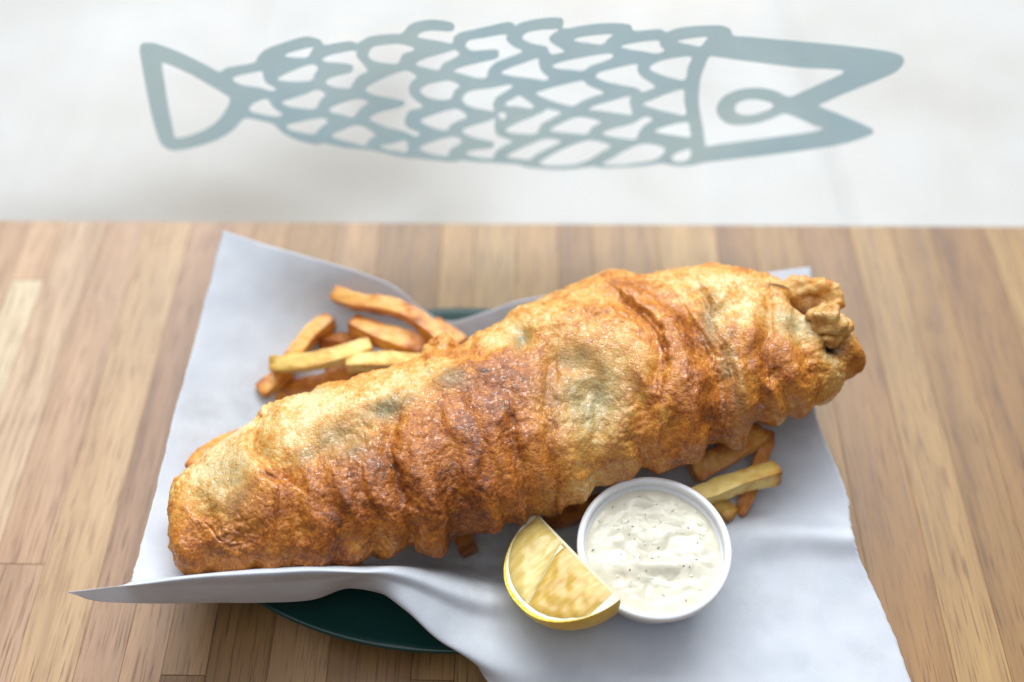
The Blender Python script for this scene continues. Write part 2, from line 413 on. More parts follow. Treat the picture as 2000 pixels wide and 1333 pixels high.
cu = bpy.data.curves.new('fish_decal', 'CURVE'); cu.dimensions = '2D'; cu.fill_mode = 'BOTH'; cu.extrude = .00025
DC = on_glass(1000, 190)
for poly in [outer] + holes:
    q = np.array([on_glass(*p) for p in poly]) - DC
    cl = catmull(np.vstack([q[-2:], q, q[:2]]), (len(q) + 3) * 4 + 1)[8:8 + 4 * len(q)]
    sp = cu.splines.new('POLY'); sp.points.add(len(cl) - 1); sp.use_cyclic_u = True
    sp.points.foreach_set('co', np.c_[cl, np.zeros(len(cl)), np.ones(len(cl))].ravel())
tmp = bpy.data.objects.new('tmp', cu); COL.objects.link(tmp)
me = bpy.data.meshes.new_from_object(tmp.evaluated_get(bpy.context.evaluated_depsgraph_get()))
bpy.data.objects.remove(tmp)
me.materials.clear(); me.materials.append(VINYL)
dec = bpy.data.objects.new('fish_decal', me); COL.objects.link(dec)
dec.location = (DC[0], YW + .0008, DC[1]); dec.rotation_euler = (math.pi / 2, 0, 0)
tag(dec, 'grey-blue vinyl fish drawing with open scales stuck on the window glass', 'decal')

# ------------------------------------------------------------------ counter of staves
xb = [P(x, 445)[0] for x in (-640, -555, -470, -390, -310, -230, -150, -75, -15, 62, 121, 203, 283, 373, 440, 500, 565, 655, 742, 865, 928, 1009, 1090, 1156, 1282, 1396, 1470, 1560, 1660, 1740, 1815, 1921, 2010, 2090, 2180, 2260, 2350, 2440, 2530)]
tones = {k_: tuple(.93 * np.array(v_) + .03 * np.mean(v_)) for k_, v_ in {'a': (196, 158, 122), 'b': (208, 174, 138), 'c': (182, 142, 106), 'd': (188, 150, 104), 'e': (170, 129, 94), 'f': (222, 200, 164), 'g': (190, 156, 108), 'h': (170, 134, 88), 'i': (206, 176, 130)}.items()}
seq = 'abbabbcabbcdaecbgbhgighgihgdagdagdahcgd'
cb = empty('butcher_block_counter', (0, .1, -.04))
tag(cb, 'butcher block counter of narrow brown and tan wooden staves', 'counter')
tk = list(tones)
for k in range(len(xb) - 1):
    x0, x1 = xb[k] + .00006, xb[k + 1] - .00006
    ys = [YW]
    while ys[-1] > -.22: ys.append(ys[-1] - random.uniform(.16, .42))
    if k == 9: ys = [YW, P(40, 547)[1], .02, -.3]
    if k == 12: ys = [YW, .05, -.3]
    for q in range(len(ys) - 1):
        t = seq[k % len(seq)] if q == 0 else random.choice('abcdegi' if k < 15 else 'dghgi')
        if k >= 15 and t in 'ace': t = 'gid'[k % 3]
        if k in (8, 9, 10, 11, 12, 13): t = {8: 'a', 9: 'a', 10: 'b', 11: 'c', 12: 'd', 13: 'e'}[k]
        if k == 9 and q == 1: t = 'f'
        v, f_ = box(x0, x1, ys[q + 1] + .0001, ys[q] - .0001, -.04, random.uniform(-.00006, 0), .00012)
        o = mk('stave', v, f_, WOOD, (0, .1, -.04), cb, False)
        cc = np.array(lin(tones[t])); cc[:3] *= random.uniform(.9, 1.1) * (np.ones(3) if k < 15 else (np.array([.68, .58, .40]) if k < 27 else np.array([.64, .54, .38])))  # honey tone, with light falloff painted in as darker right staves
        if k < 14: cc[:3] = .90 * cc[:3] + .10 * cc[:3].mean() + .02  # window sheen painted in: left staves paler and greyer
        o.color = tuple(cc)

for lo_x, hi_x in ((-1490, -640), (2530, 3380)):                    # the counter runs on along the window
    for x in range(lo_x, hi_x, 85):
        x0, x1 = P(x, 445)[0] + .00006, P(x + 85, 445)[0] - .00006
        ys = [YW, random.uniform(.05, .3), random.uniform(-.15, .0), -.3]
        for q in range(3):
            v, f_ = box(x0, x1, ys[q + 1] + .0001, ys[q] - .0001, -.04, random.uniform(-.00006, 0), .00012)
            o = mk('stave', v, f_, WOOD, (0, .1, -.04), cb, False)
            o.color = tuple(np.array(lin(tones[random.choice('abdgi')])) * [.8, .74, .64, 1])

# ------------------------------------------------------------------ platter
PC = np.array([-.031, .2255]); PA, PB = .125, .088
pl = empty('oval_platter', (PC[0], PC[1], 0))
tag(pl, 'dark green oval plastic platter under the white paper', 'platter')
def oval_lathe(name, prof, parent):
    n = 128; a = np.linspace(0, 2 * np.pi, n, endpoint=False); V = []
    for off, z in prof:
        V.append(np.c_[PC[0] + (PA + off) * np.cos(a), PC[1] + (PB + off) * np.sin(a), np.full(n, z)])
    return mk(name, np.vstack(V), grid_faces(len(prof), n, True), GREEN, (PC[0], PC[1], 0), parent)
oval_lathe('rim', [(-.026, .0125), (-.020, .0145), (-.004, .0185), (-.0015, .0195), (-.0003, .0193), (.0, .0183), (-.0006, .0168), (-.004, .0158), (-.020, .0118), (-.026, .0098)], pl)
oval_lathe('well', [(-.087, .0052), (-.05, .0052), (-.040, .0055), (-.034, .0075), (-.0262, .0124), (-.0262, .0098), (-.035, .004), (-.040, .0008), (-.05, .0004), (-.087, .0004)], pl)

# ------------------------------------------------------------------ paper
rows = [
 [(435,450,.050),(560,490,.048),(690,528,.045),(770,560,.039),(825,605,.030),(880,628,.025),(960,606,.030),(1030,585,.035),(1200,565,.038),(1400,545,.040),(1583,522,.042)],
 [(402,585,.042),(500,610,.034),(620,640,.024),(720,675,.016),(820,700,.011),(900,715,.009),(1000,715,.010),(1100,705,.012),(1250,690,.016),(1420,670,.026),(1590,640,.038)],
 [(347,785,.038),(450,800,.026),(570,810,.014),(690,820,.009),(800,830,.008),(900,840,.008),(1000,840,.008),(1120,840,.008),(1280,830,.009),(1450,815,.016),(1592,800,.030)],
 [(300,975,.038),(420,985,.026),(550,985,.014),(680,980,.009),(790,980,.008),(900,985,.008),(1010,990,.008),(1140,980,.008),(1300,960,.010),(1480,945,.014),(1650,950,.023)],
 [(263,1112,.042),(400,1110,.034),(540,1095,.024),(680,1090,.017),(790,1085,.013),(900,1100,.011),(1010,1105,.011),(1150,1060,.010),(1320,1010,.012),(1500,1000,.017),(1660,1015,.023)],
 [(250,1141,.053),(400,1123,.057),(520,1114,.057),(625,1110,.056),(705,1112,.054),(800,1113,.049),(975,1163,.035),(1130,1130,.023),(1330,1060,.021),(1510,1037,.027),(1667,1047,.030)],
 [(192,1151,.053),(380,1146,.050),(500,1142,.049),(608,1136,.048),(715,1126,.051),(800,1150,.047),(930,1210,.035),(1100,1230,.025),(1350,1150,.020),(1530,1105,.022),(1685,1105,.025)],
 [(135,1157,.052),(330,1166,.043),(470,1163,.041),(600,1158,.040),(708,1138,.043),(790,1190,.043),(880,1262,.035),(1050,1310,.026),(1340,1250,.020),(1560,1210,.020),(1735,1215,.021)],
 [(137,1159,.050),(215,1177,.041),(440,1178,.034),(600,1174,.032),(690,1150,.034),(805,1185,.033),(905,1262,.026),(1010,1370,.020),(1320,1380,.019),(1600,1390,.018),(1800,1390,.018)],
]
NU, NV = 260, 240
ctrl = np.array([[P(*q) for q in r] for r in rows])
step1 = np.stack([catmull(ctrl[r], NU) for r in range(len(rows))])
PV = np.stack([catmull(step1[:, u], NV) for u in range(NU)], 1)          # NV x NU x 3
for it in range(10):                                                     # paper has no tight kinks
    q = PV.copy(); q[1:-1, 1:-1] = .25 * (PV[:-2, 1:-1] + PV[2:, 1:-1] + PV[1:-1, :-2] + PV[1:-1, 2:]); PV = .5 * PV + .5 * q
pp = PV.reshape(-1, 3)
pp[:, 2] += .0010 * noise(pp, 28, 3) + .00035 * noise(pp, 75, 4)
pp[:, 2] = np.maximum(pp[:, 2], .0012)
# never below the platter
ex = (pp[:, 0] - PC[0]); ey = (pp[:, 1] - PC[1]); rr = np.sqrt((ex / PA) ** 2 + (ey / PB) ** 2)
dist_in = (1 - rr) * PB
floor = np.interp(-dist_in, [-.087, -.040, -.034, -.026, -.004, 0.0, .003, .012], [.0058, .0061, .0082, .0136, .0195, .0204, .0180, .0012])
pp[:, 2] = np.maximum(pp[:, 2], floor + .0005)
# ragged torn edges left / right
j = np.arange(NV); rag = .0006 * noise(np.c_[j * .37, j * 0, j * 0], 1.0, 5)
G3 = pp.reshape(NV, NU, 3); G3[:, 0, 0] += rag; G3[:, -1, 0] += rag[::-1]
grease = np.zeros(len(pp))
for px, py, r_, a_ in [(420, 840, .012, .5), (440, 880, .016, .4), (520, 800, .018, .5), (1560, 860, .014, .45), (1500, 900, .02, .45), (1480, 1090, .012, .3), (1690, 1290, .006, .35), (940, 1100, .03, .7), (620, 660, .02, .3), (1450, 1180, .02, .25), (1100, 1270, .02, .2)]:
    c = P(px, py, .015); grease = np.maximum(grease, a_ * np.exp(-((pp[:, 0] - c[0]) ** 2 + (pp[:, 1] - c[1]) ** 2) / r_ ** 2))
pf_ = grid_faces(NV, NU)
pc0 = np.array([PC[0], PC[1], .006])
paper = mk('deli_paper', pp, pf_, PAPER, pc0, None, True, {'grease': grease})
so = paper.modifiers.new('thickness', 'SOLIDIFY'); so.thickness = .00018; so.offset = 0
tag(paper, 'sheet of white deli paper lining the platter, its corners curling up', 'paper')

# ------------------------------------------------------------------ battered fish
up_px = [(x, y + (30 if 345 < x < 520 and y < 930 else 26 if 500 < x < 1560 else 8)) for x, y in [(338,1034),(352,1010),(354,990),(344,980),(350,955),(356,918),(385,886),(423,852),(476,828),(508,813),(529,792),(561,773),(610,757),(635,744),(691,736),(748,716),(800,700),(822,690),(835,668),(870,675),(900,668),(925,648),(976,627),(1006,602),(1049,582),(1112,550),(1163,530),(1197,525),(1235,533),(1261,532),(1282,525),(1350,515),(1410,519),(1465,530),(1508,542),(1542,557),(1575,572),(1605,600),(1634,631),(1658,657),(1678,692)]]
lo_px = [(338,1034),(334,1044),(343,1058),(348,1098),(362,1118),(451,1120),(560,1116),(640,1112),(676,1104),(721,1087),(781,1080),(837,1077),(871,1067),(894,1046),(920,1033),(972,1035),(1005,1021),(1056,996),(1088,1000),(1117,982),(1180,948),(1250,916),(1306,905),(1349,905),(1389,884),(1410,870),(1448,852),(1508,818),(1537,812),(1604,786),(1638,758),(1664,730),(1682,708),(1678,692)]
zmid = lambda px: np.interp(px, [340, 700, 1100, 1690], [.046, .048, .052, .060])
U = np.array([P(x, y, zmid(x)) for x, y in up_px]); L = np.array([P(x, y, zmid(x)) for x, y in lo_px])
A0, A1 = U[0], U[-1]; ax = (A1 - A0)[:2] / np.linalg.norm((A1 - A0)[:2])
def chain(C, n):
    C = catmull(C, len(C) * 12)
    d = np.r_[0, np.cumsum(np.linalg.norm(np.diff(C, axis=0), axis=1))]; d /= d[-1]
    p = np.maximum.accumulate((C[:, :2] - A0[:2]) @ ax); p = np.clip(p, 0, None) / p[-1]
    k = .35 * d + .65 * p + 1e-6 * np.arange(len(d)); k = (k - k[0]) / (k[-1] - k[0])
    t = np.linspace(0, 1, n); t = t + .055 * np.sin(2 * np.pi * t) * -1     # denser near the ends
    return np.c_[[np.interp(t, k, C[:, a]) for a in range(3)]].T
NS, NR = 900, 400
Uc, Lc = chain(U, NS), chain(L, NS)
Cc = .5 * (Uc + Lc); hv = .5 * (Uc - Lc); hw = np.linalg.norm(hv, axis=1)
phi = np.linspace(0, 2 * np.pi, NR, endpoint=False)
cs, sn = np.cos(phi), np.sin(phi)
hu = .031 * np.sqrt(1 - np.exp(-(hw / .030) ** 1.6)); hd = .021 * np.sqrt(1 - np.exp(-(hw / .022) ** 1.6))
k_ = np.ones(31) / 31
hu = np.convolve(np.pad(hu, 15, 'edge'), k_, 'valid'); hd = np.convolve(np.pad(hd, 15, 'edge'), k_, 'valid')
hu *= np.interp(np.linspace(0, 1, NS), [0, .12, .4, .75, 1], [.66, .80, 1.0, .95, .75])
hu[0] = hd[0] = hu[-1] = hd[-1] = 0; 
ccs = np.sign(cs) * np.abs(cs) ** .85
FV = Cc[:, None] + hv[:, None] * ccs[None, :, None]
up = np.abs(sn) ** .9
FV[:, :, 2] += np.where(sn[None] > 0, hu[:, None] * up[None], -hd[:, None] * up[None])
shp = FV.shape; fv = FV.reshape(-1, 3).copy()
def normals(G):
    du = np.gradient(G, axis=0); dv = np.roll(G, -1, 1) - np.roll(G, 1, 1)
    n = np.cross(dv, du); n /= np.linalg.norm(n, axis=2)[..., None] + 1e-12
    return n
N = normals(FV)
if N[NS // 2, NR // 4, 2] < 0: N = -N
nn_ = N.reshape(-1, 3)
topw = np.clip(nn_[:, 2] * 1.6 + .55, 0, 1)
def surf(px, py): return P(px, py, zmid(px) + np.interp(px, [340, 500, 900, 1400, 1600, 1690], [.010, .017, .022, .022, .014, .008]))[:2]
def segdist(pts):
    """signed distance to a polyline in plan (positive on its right side)"""
    best = np.full(len(fv), 1e9); sg = np.zeros(len(fv))
    q = np.array([surf(*p) for p in pts]); q = catmull(np.c_[q, np.zeros(len(q))], len(q) * 4)[:, :2]
    for a, b in zip(q[:-1], q[1:]):
        ab = b - a; ap = fv[:, :2] - a
        t = np.clip(ap @ ab / (ab @ ab), 0, 1); dd = ap - t[:, None] * ab
        d = np.hypot(dd[:, 0], dd[:, 1]); s = np.sign(ab[0] * ap[:, 1] - ab[1] * ap[:, 0])
        m = d < best; best[m] = d[m]; sg[m] = s[m]
    return best, sg
def blob(px, py, rx, ry, rot=0):
    c = surf(px, py); d = fv[:, :2] - c; s = .000205
    a = math.radians(rot); x = d[:, 0] * math.cos(a) - d[:, 1] * math.sin(a); y = d[:, 0] * math.sin(a) + d[:, 1] * math.cos(a)
    return np.exp(-((x / (rx * s)) ** 2 + (y / (ry * s * 1.12)) ** 2))
disp = np.zeros(len(fv)); dark = np.zeros(len(fv)); brown = np.full(len(fv), .47); grey = np.zeros(len(fv))
warp = np.c_[noise(fv, 60, 1), noise(fv, 60, 2), noise(fv, 60, 6)] * .006
fw = fv + warp
# folds: (polyline px, groove depth, groove width, step raised on the left(+)/right(-) side)
folds = [([(508,812),(488,850),(492,895),(520,925),(550,945)], .0022, .0022, -.0022),
         ([(778,838),(764,880),(775,930),(792,980),(800,1030)], .0042, .0026, .0016),
         ([(862,800),(850,880),(872,960),(880,1020)], .0018, .003, .0),
         ([(905,810),(930,900),(940,980),(930,1025)], .002, .003, .0),
         ([(1000,830),(1010,900),(1015,980)], .0022, .003, .001),
         ([(1085,720),(1076,800),(1080,870),(1095,940)], .0022, .0032, .0016),
         ([(1228,600),(1268,645),(1293,690),(1293,740),(1276,790)], .0028, .0026, .0026),
         ([(1218,550),(1290,600),(1335,640),(1362,700)], .0016, .0034, -.0005),
         ([(1360,650),(1400,720),(1425,780),(1412,840)], .003, .0022, .0022),
         ([(1370,580),(1390,650),(1412,700),(1436,760),(1440,820)], .0034, .0024, .0016),
         ([(1432,580),(1425,640),(1440,700)], .0026, .0028, .0),
         ([(1500,600),(1503,660),(1490,690),(1506,760),(1510,800)], .0034, .0024, .0014),
         ([(1560,690),(1600,740),(1610,780)], .002, .0025, .0),
         ([(640,1000),(655,1060),(690,1095)], .0014, .003, .0),
         ([(560,960),(520,1040),(440,1060),(400,1030)], .0016, .003, .001),
         ([(700,760),(720,800),(700,840)], .0012, .003, .0),
         ([(960,640),(1010,655),(1020,690)], .0014, .003, .0),
         ([(1130,900),(1200,880),(1260,900)], .0014, .003, .0)]
for pts, dep, wid, stp in folds:
    d, s = segdist(pts)
    d = np.abs(d * s + .0022 * noise(fv, 130, 8)); 
    disp -= .62 * dep * np.exp(-(d / (wid * 1.5)) ** 1.7)
    dark = np.maximum(dark, 0 * d)
    brown += .12 * np.exp(-(d / (wid * .9)) ** 2)
    disp += .8 * stp * s * np.exp(-(d / .009) ** 2) * (1 - np.exp(-(d / .0012) ** 2))
for px, py, rx, ry, a_ in [(1150,775,70,75,-.0062),(1112,715,40,30,-.002),(1190,700,60,70,.003),(1265,730,40,60,.0024),(1460,650,40,80,.002),(1330,760,60,90,.002),(560,850,70,60,.0018),(700,800,90,40,.0012),
                           (1570,600,32,24,-.012),(1630,690,24,20,-.006),(1395,640,22,40,-.003),(1420,710,16,40,-.002),(675,878,50,30,-.0015),(760,818,40,20,-.0015),(1020,670,16,28,-.002),(430,960,60,60,-.0012),(1540,660,40,40,-.002),(980,590,60,40,.001),(1080,620,60,40,.0015)]:
    disp += a_ * blob(px, py, rx, ry)
for px, py, rx, ry, a_ in [(960,830,130,140,.44),(700,960,130,80,.42),(880,960,110,80,.22),(800,880,60,70,.22),(1340,700,80,110,.30),(1260,600,60,40,.24),(1400,790,60,50,.22),(1000,750,90,60,.30),(400,1060,70,50,.24),(520,1010,90,40,.22),
                           (930,1000,90,40,.10),(1180,620,70,40,.10),(1220,560,60,30,.16),(1510,720,40,50,.16),(600,1050,90,40,.12),(1560,720,40,40,.2),(1480,690,30,50,.25),(520,860,40,30,.14),(860,690,60,22,.22),(1300,860,80,50,.14),(700,1060,90,40,.08),
                           (650,800,130,46,-.32),(430,930,80,80,-.36),(800,750,60,40,-.30),(1050,640,100,44,-.20),(1390,555,100,36,-.22),(1420,610,60,60,-.26),(1550,640,70,50,-.28),(1150,800,70,70,-.38),(1180,900,90,40,-.18),(1630,730,40,50,-.26),(560,870,60,40,-.26),(975,665,36,40,-.32),(750,1040,60,40,-.16),(480,590,40,50,-.2),(1480,840,40,30,-.2),(1130,960,60,40,-.12),(470,830,60,30,-.3),(590,780,70,30,-.2)]:
    brown += a_ * blob(px, py, rx, ry)
for px, py, rx, ry, rot, a_ in [(672,876,46,30,0,.95),(755,815,60,20,-28,.85),(605,905,30,16,-20,.6),(1150,780,72,74,0,.75),(1120,716,36,26,0,.85),(1016,668,16,28,0,.85),(880,752,30,22,0,.6),(455,960,46,56,0,.5),(1388,640,18,50,0,.7),(1420,705,14,50,0,.65),(1545,650,44,28,0,.55),(1440,760,16,40,0,.4),(1070,960,20,40,0,.25),(800,790,40,14,-25,.5)]:
    grey = np.maximum(grey, min(1.0, a_ * 1.2) * blob(px, py, rx * 1.2, ry * 1.2, rot))
for px, py, rx, ry in [(1572,600,36,22),(1630,690,28,20),(1610,672,14,8),(948,742,12,5),(1515,572,26,7)]:  # shade inside the batter cavities, painted as a dark tone
    dark = np.maximum(dark, blob(px, py, rx, ry))
# crosswise ripples on the lower front flank, lumps and blisters everywhere
sl = (fw[:, :2] - A0[:2]) @ ax
front = np.clip(-nn_[:, 1] * 1.4 + .15, 0, 1)
disp += .0015 * front * np.sin(sl * 2 * np.pi / .0165 + 3 * noise(fv, 25, 9))
n10, n5, n2, n1 = noise(fw, 55, 11), noise(fw, 130, 12), noise(fw, 300, 13), noise(fw, 620, 14)
patch = np.clip(noise(fv, 45, 18) * 1.4 + .65, .15, 1)
bb1, bb2, bb3 = bubbles(fw, .0030, .35, 3), bubbles(fv, .0017, .6, 4), bubbles(fv, .0010, .7, 5)
disp += .0014 * n10 + .0006 * n5 + .0002 * n2 + patch * (.0007 * bb1 + .00040 * bb2 + .00024 * bb3)
blis = np.clip(noise(fw, 210, 15) - .18, 0, 1); disp += .0012 * blis * np.clip(noise(fw, 40, 16) + .4, 0, 1)
brown += .14 * n10 + .18 * n5 + .12 * n2 - .10 * bb2 - .10 * bb3 + .08 + .15 * front - .10
brown = np.where(brown > .6, .6 + (brown - .6) * .6, brown)
grey *= np.clip(.9 + .7 * n5, .35, 1)
fade = np.clip(np.minimum(np.arange(NS), np.arange(NS)[::-1]) / 14, 0, 1)
disp *= np.repeat(fade, NR)
fish = fv + nn_ * disp[:, None]
fish = np.vstack([fish])
fo = np.array([*P(900, 900, .045)[:2], .026])
ff = grid_faces(NS, NR, True)
fishy = mk('battered_fish', fish, ff, BATTER, fo, None, True, {'brown': brown, 'grey': grey, 'dark': dark})
tag(fishy, 'long golden-brown piece of battered fried fish lying across the platter', 'fried fish')

def lump(name, pts, rad, parent, origin, br, n=60, m=40, amp=.0016, sd=0, mat=None, gy=0.0):
    """knobbly tube along world points with a radius per point"""
    c = catmull(np.c_[pts, rad], n); r = np.maximum(c[:, 3], 1e-5); c = c[:, :3]
    t = np.gradient(c, axis=0); t /= np.linalg.norm(t, axis=1)[:, None]
    e1 = np.cross(t, [0, 0, 1]); e1 /= np.linalg.norm(e1, axis=1)[:, None] + 1e-9; e2 = np.cross(e1, t)
    a = np.linspace(0, 2 * np.pi, m, endpoint=False)
    capw = np.sqrt(np.clip(1 - (np.abs(np.linspace(-1, 1, n))) ** 10, 0, 1))
    d = np.cos(a)[None, :, None] * e1[:, None] + np.sin(a)[None, :, None] * e2[:, None]
    V = (c[:, None] + d * (r * capw)[:, None, None]).reshape(-1, 3); D = d.reshape(-1, 3)
    k = amp * noise(V, 160, sd) * 2 + amp * .8 * noise(V, 340, sd + 1) + amp * .3 * noise(V, 800, sd + 2)
    V = V + D * (k * np.repeat(capw, m))[:, None]
    b = br + .25 * noise(V, 150, sd + 3)
    return mk(name, V, grid_faces(n, m, True), mat or BATTER, origin, parent, True, {'brown': b, 'grey': np.full(len(V), gy), 'dark': np.zeros(len(V))})
Q = lambda *a: [P(*q) for q in a]
lump('batter_curl', Q((1515,580,.067),(1545,566,.072),(1580,560,.074),(1606,564,.075),(1626,580,.074),(1632,606,.073)), [.0035,.0042,.0044,.0046,.0045,.0035], fishy, fo, .30, sd=21, amp=.0010)
lump('batter_curl', Q((1582,616,.077),(1600,622,.079),(1620,630,.080),(1640,640,.076)), [.0030,.0060,.0066,.0040], fishy, fo, .26, sd=31, amp=.0017, gy=.3)
lump('batter_curl', Q((1600,655,.074),(1620,655,.076),(1640,640,.076),(1646,618,.075)), [.003,.0042,.0045,.0032], fishy, fo, .26, sd=41, amp=.0014)
lump('batter_curl', Q((1630,672,.069),(1652,664,.068),(1664,682,.065),(1660,708,.062)), [.002,.0034,.0038,.003], fishy, fo, .3, sd=51, gy=.2, amp=.001)
lump('batter_curl', Q((840,672,.062),(866,676,.064),(895,676,.063)), [.003,.005,.003], fishy, fo, .5, sd=61)
lump('batter_curl', Q((331,1037,.044),(345,1045,.046),(358,1075,.046)), [.0012,.004,.003], fishy, fo, .45, sd=71)

# ------------------------------------------------------------------ chips
def fry(pts, wid, mat, label, sd, thick=None, br=.25, tip=.4):
    n, m = 60, 40
    c = catmull(np.array([P(*q) for q in pts]), n)
    d = np.r_[0, np.cumsum(np.linalg.norm(np.diff(c, axis=0), axis=1))]; ln = d[-1]
    c = np.c_[[np.interp(np.linspace(0, ln, n), d, c[:, k]) for k in range(3)]].T
    t = np.gradient(c, axis=0); t /= np.linalg.norm(t, axis=1)[:, None]
    e1 = np.cross(t, [0, 0, 1.0]); e1 /= np.linalg.norm(e1, axis=1)[:, None]; e2 = np.cross(e1, t)
    tw = np.linspace(-.25, .25, n) * (1 if sd % 2 else -1) + (sd % 5 - 2) * .12
    a = np.linspace(0, 2 * np.pi, m, endpoint=False)
    ca, sa = np.cos(a), np.sin(a); den = (np.abs(ca) ** 22 + np.abs(sa) ** 22) ** (1 / 22)
    sq = np.c_[ca / den, sa / den]
    x = np.linspace(0, ln, n); e = np.minimum(x, ln - x)
    cap = np.interp(e, [0, .0006, .0016], [.0, .90, 1.0]) 
    W = .41 * wid * (1 + .12 * noise(np.c_[x * 60, x * 0, x * 0 + sd], 1, sd)); H_ = .41 * (thick or wid) * (1 + .1 * noise(np.c_[x * 60, x * 0, x * 0 + sd], 1, sd + 7))
    E1 = e1 * np.cos(tw)[:, None] + e2 * np.sin(tw)[:, None]; E2 = e2 * np.cos(tw)[:, None] - e1 * np.sin(tw)[:, None]
    D = sq[None, :, 0, None] * (E1 * (W * cap)[:, None])[:, None] + sq[None, :, 1, None] * (E2 * (H_ * cap)[:, None])[:, None]
    V = (c[:, None] + D).reshape(-1, 3); u = D.reshape(-1, 3); u /= np.linalg.norm(u, axis=1)[:, None] + 1e-9
    V += u * ((.0006 * noise(V, 170, sd) + .0003 * noise(V, 420, sd + 1)) * np.repeat(cap, m))[:, None]
    corner = np.tile(np.clip((np.abs(np.sin(2 * a)) - .7) * 2.6, 0, 1), n)
    ends = np.repeat(np.exp(-(e / .004) ** 2), m)
    b = br + .30 * corner + tip * ends + .5 * noise(V, 75, sd + 2) + .3 * noise(V, 220, sd + 4)
    o0 = V.min(0) * [.5, .5, 0] + V.max(0) * [.5, .5, 0]; o0[2] = V[:, 2].min()
    o = mk('fry', V, grid_faces(n, m, True), mat, o0, None, True, {'brown': b})
    o.data.set_sharp_from_angle(angle=math.radians(38))
    tag(o, label, 'fry', 'fries around the fish')
    return o
fry([(652,573,.040),(700,590,.041),(770,601,.042),(820,627,.042),(858,660,.042),(888,694,.041)], .0090, FRY_O, 'long bent orange-brown fry topmost on the pile behind the fish', 1)
fry([(685,634,.034),(740,655,.034),(790,668,.034),(835,684,.034)], .0108, FRY_O, 'thick straight orange fry just under the long bent fry', 2, br=.3)
fry([(650,624,.029),(615,648,.029),(585,680,.028),(558,715,.027)], .0088, FRY_O, 'short orange fry slanting down from the middle of the pile', 3)
fry([(622,668,.023),(660,668,.023),(705,668,.022)], .0078, FRY_B, 'dark brown fry half hidden between the orange fries', 4)
fry([(527,712,.031),(590,709,.033),(650,698,.034),(728,676,.034)], .0088, FRY_Y, 'long pale yellow fry lying across the pile', 5, br=.1)
fry([(676,712,.033),(730,707,.034),(780,706,.034),(830,710,.033)], .0086, FRY_Y, 'short pale yellow fry tucked against the top of the fish', 6, br=.05)
fry([(566,722,.024),(535,748,.023),(506,768,.022)], .0088, FRY_O, 'orange fry under the long yellow one with its end on the paper', 7, br=.3)
fry([(556,768,.019),(620,755,.020),(680,735,.022),(730,720,.022)], .0100, FRY_B, 'brown fry below the yellow ones along the fish', 8, br=.1)
fry([(516,790,.014),(555,778,.015),(620,772,.015)], .0088, FRY_O, 'lowest orange fry on the paper beside the fish back', 9)
fry([(790,742,.02),(720,740,.016),(640,720,.014)], .009, FRY_B, 'brown fry deep in the pile under the yellow fries', 12, br=.3)
fry([(370,922,.034),(396,890,.035),(434,864,.036),(490,842,.036)], .0065, FRY_O, 'thin orange fry peeking out along the pale end of the fish', 10)
fry([(850,632,.026),(880,655,.027),(905,676,.027)], .0085, FRY_O, 'fry end beside the green platter rim', 11)
fry([(1340,978,.033),(1400,957,.034),(1460,937,.034),(1522,923,.033)], .0094, FRY_Y, 'pale yellow fry with a brown tip sticking out beside the sauce cup', 13, br=.08, tip=.5)
fry([(1360,968,.022),(1400,990,.021),(1432,1016,.020)], .0090, FRY_Y, 'stubby yellow fry end against the sauce cup', 14, br=.3)
fry([(1350,925,.030),(1420,885,.032),(1486,842,.032)], .0125, FRY_O, 'wide dark brown fry in the shade under the fish', 15, thick=.011, br=.3)
fry([(1440,1010,.016),(1465,960,.020),(1490,880,.024),(1497,840,.026)], .0075, FRY_B, 'thin brown fry upright behind the yellow fry', 16, br=.1)
fry([(1060,1020,.018),(1130,1000,.019),(1220,975,.02)], .010, FRY_B, 'dark fry behind the lemon wedge', 17, br=.4)
fry([(918,1085,.0165),(905,1050,.018),(890,1010,.019)], .0096, FRY_O, 'round fry end in the shade in front of the fish', 18, br=.4)

# ------------------------------------------------------------------ lemon wedge
c1, c2 = P(1046, 1000, .046), P(1212, 1170, .058)
Xa = (c2 - c1) / np.linalg.norm(c2 - c1); LH = .5 * np.linalg.norm(c2 - c1)
mid = .5 * (c1 + c2)
Ra = P(1010, 1180, .048) - mid; Ra -= (Ra @ Xa) * Xa; LR = np.linalg.norm(Ra); Ra /= LR
Nd = np.cross(Xa, Ra); Nd = -Nd if Nd[2] > 0 else Nd           # points into the wedge body (down)
WA = math.radians(78)
prof = lambda t: np.clip(1 - np.abs(t) ** 2.3, 0, 1) ** .56
lemon = empty('lemon_wedge', (mid[0], mid[1], .018))
tag(lemon, 'fresh lemon wedge leaning against the white sauce cup', 'lemon wedge')
lo_ = np.array([mid[0], mid[1], .018])
def wedge_pt(t, r, th):
    t = np.asarray(t); r = np.asarray(r); th = np.asarray(th)
    return mid + (t * LH)[..., None] * Xa + (r * np.cos(th))[..., None] * Ra + (r * np.sin(th))[..., None] * Nd
nt_, na = 90, 40
tt = np.sin(np.linspace(-np.pi / 2, np.pi / 2, nt_))
Tm, Am = np.meshgrid(tt, np.linspace(0, WA, na), indexing='ij')
Rm = LR * prof(Tm) * 1.0
V = wedge_pt(Tm, Rm, Am).reshape(-1, 3); V += .00025 * np.c_[noise(V, 260, 1), noise(V, 260, 2), noise(V, 260, 3)]
mk('rind', V, grid_faces(nt_, na), RIND, lo_, lemon)
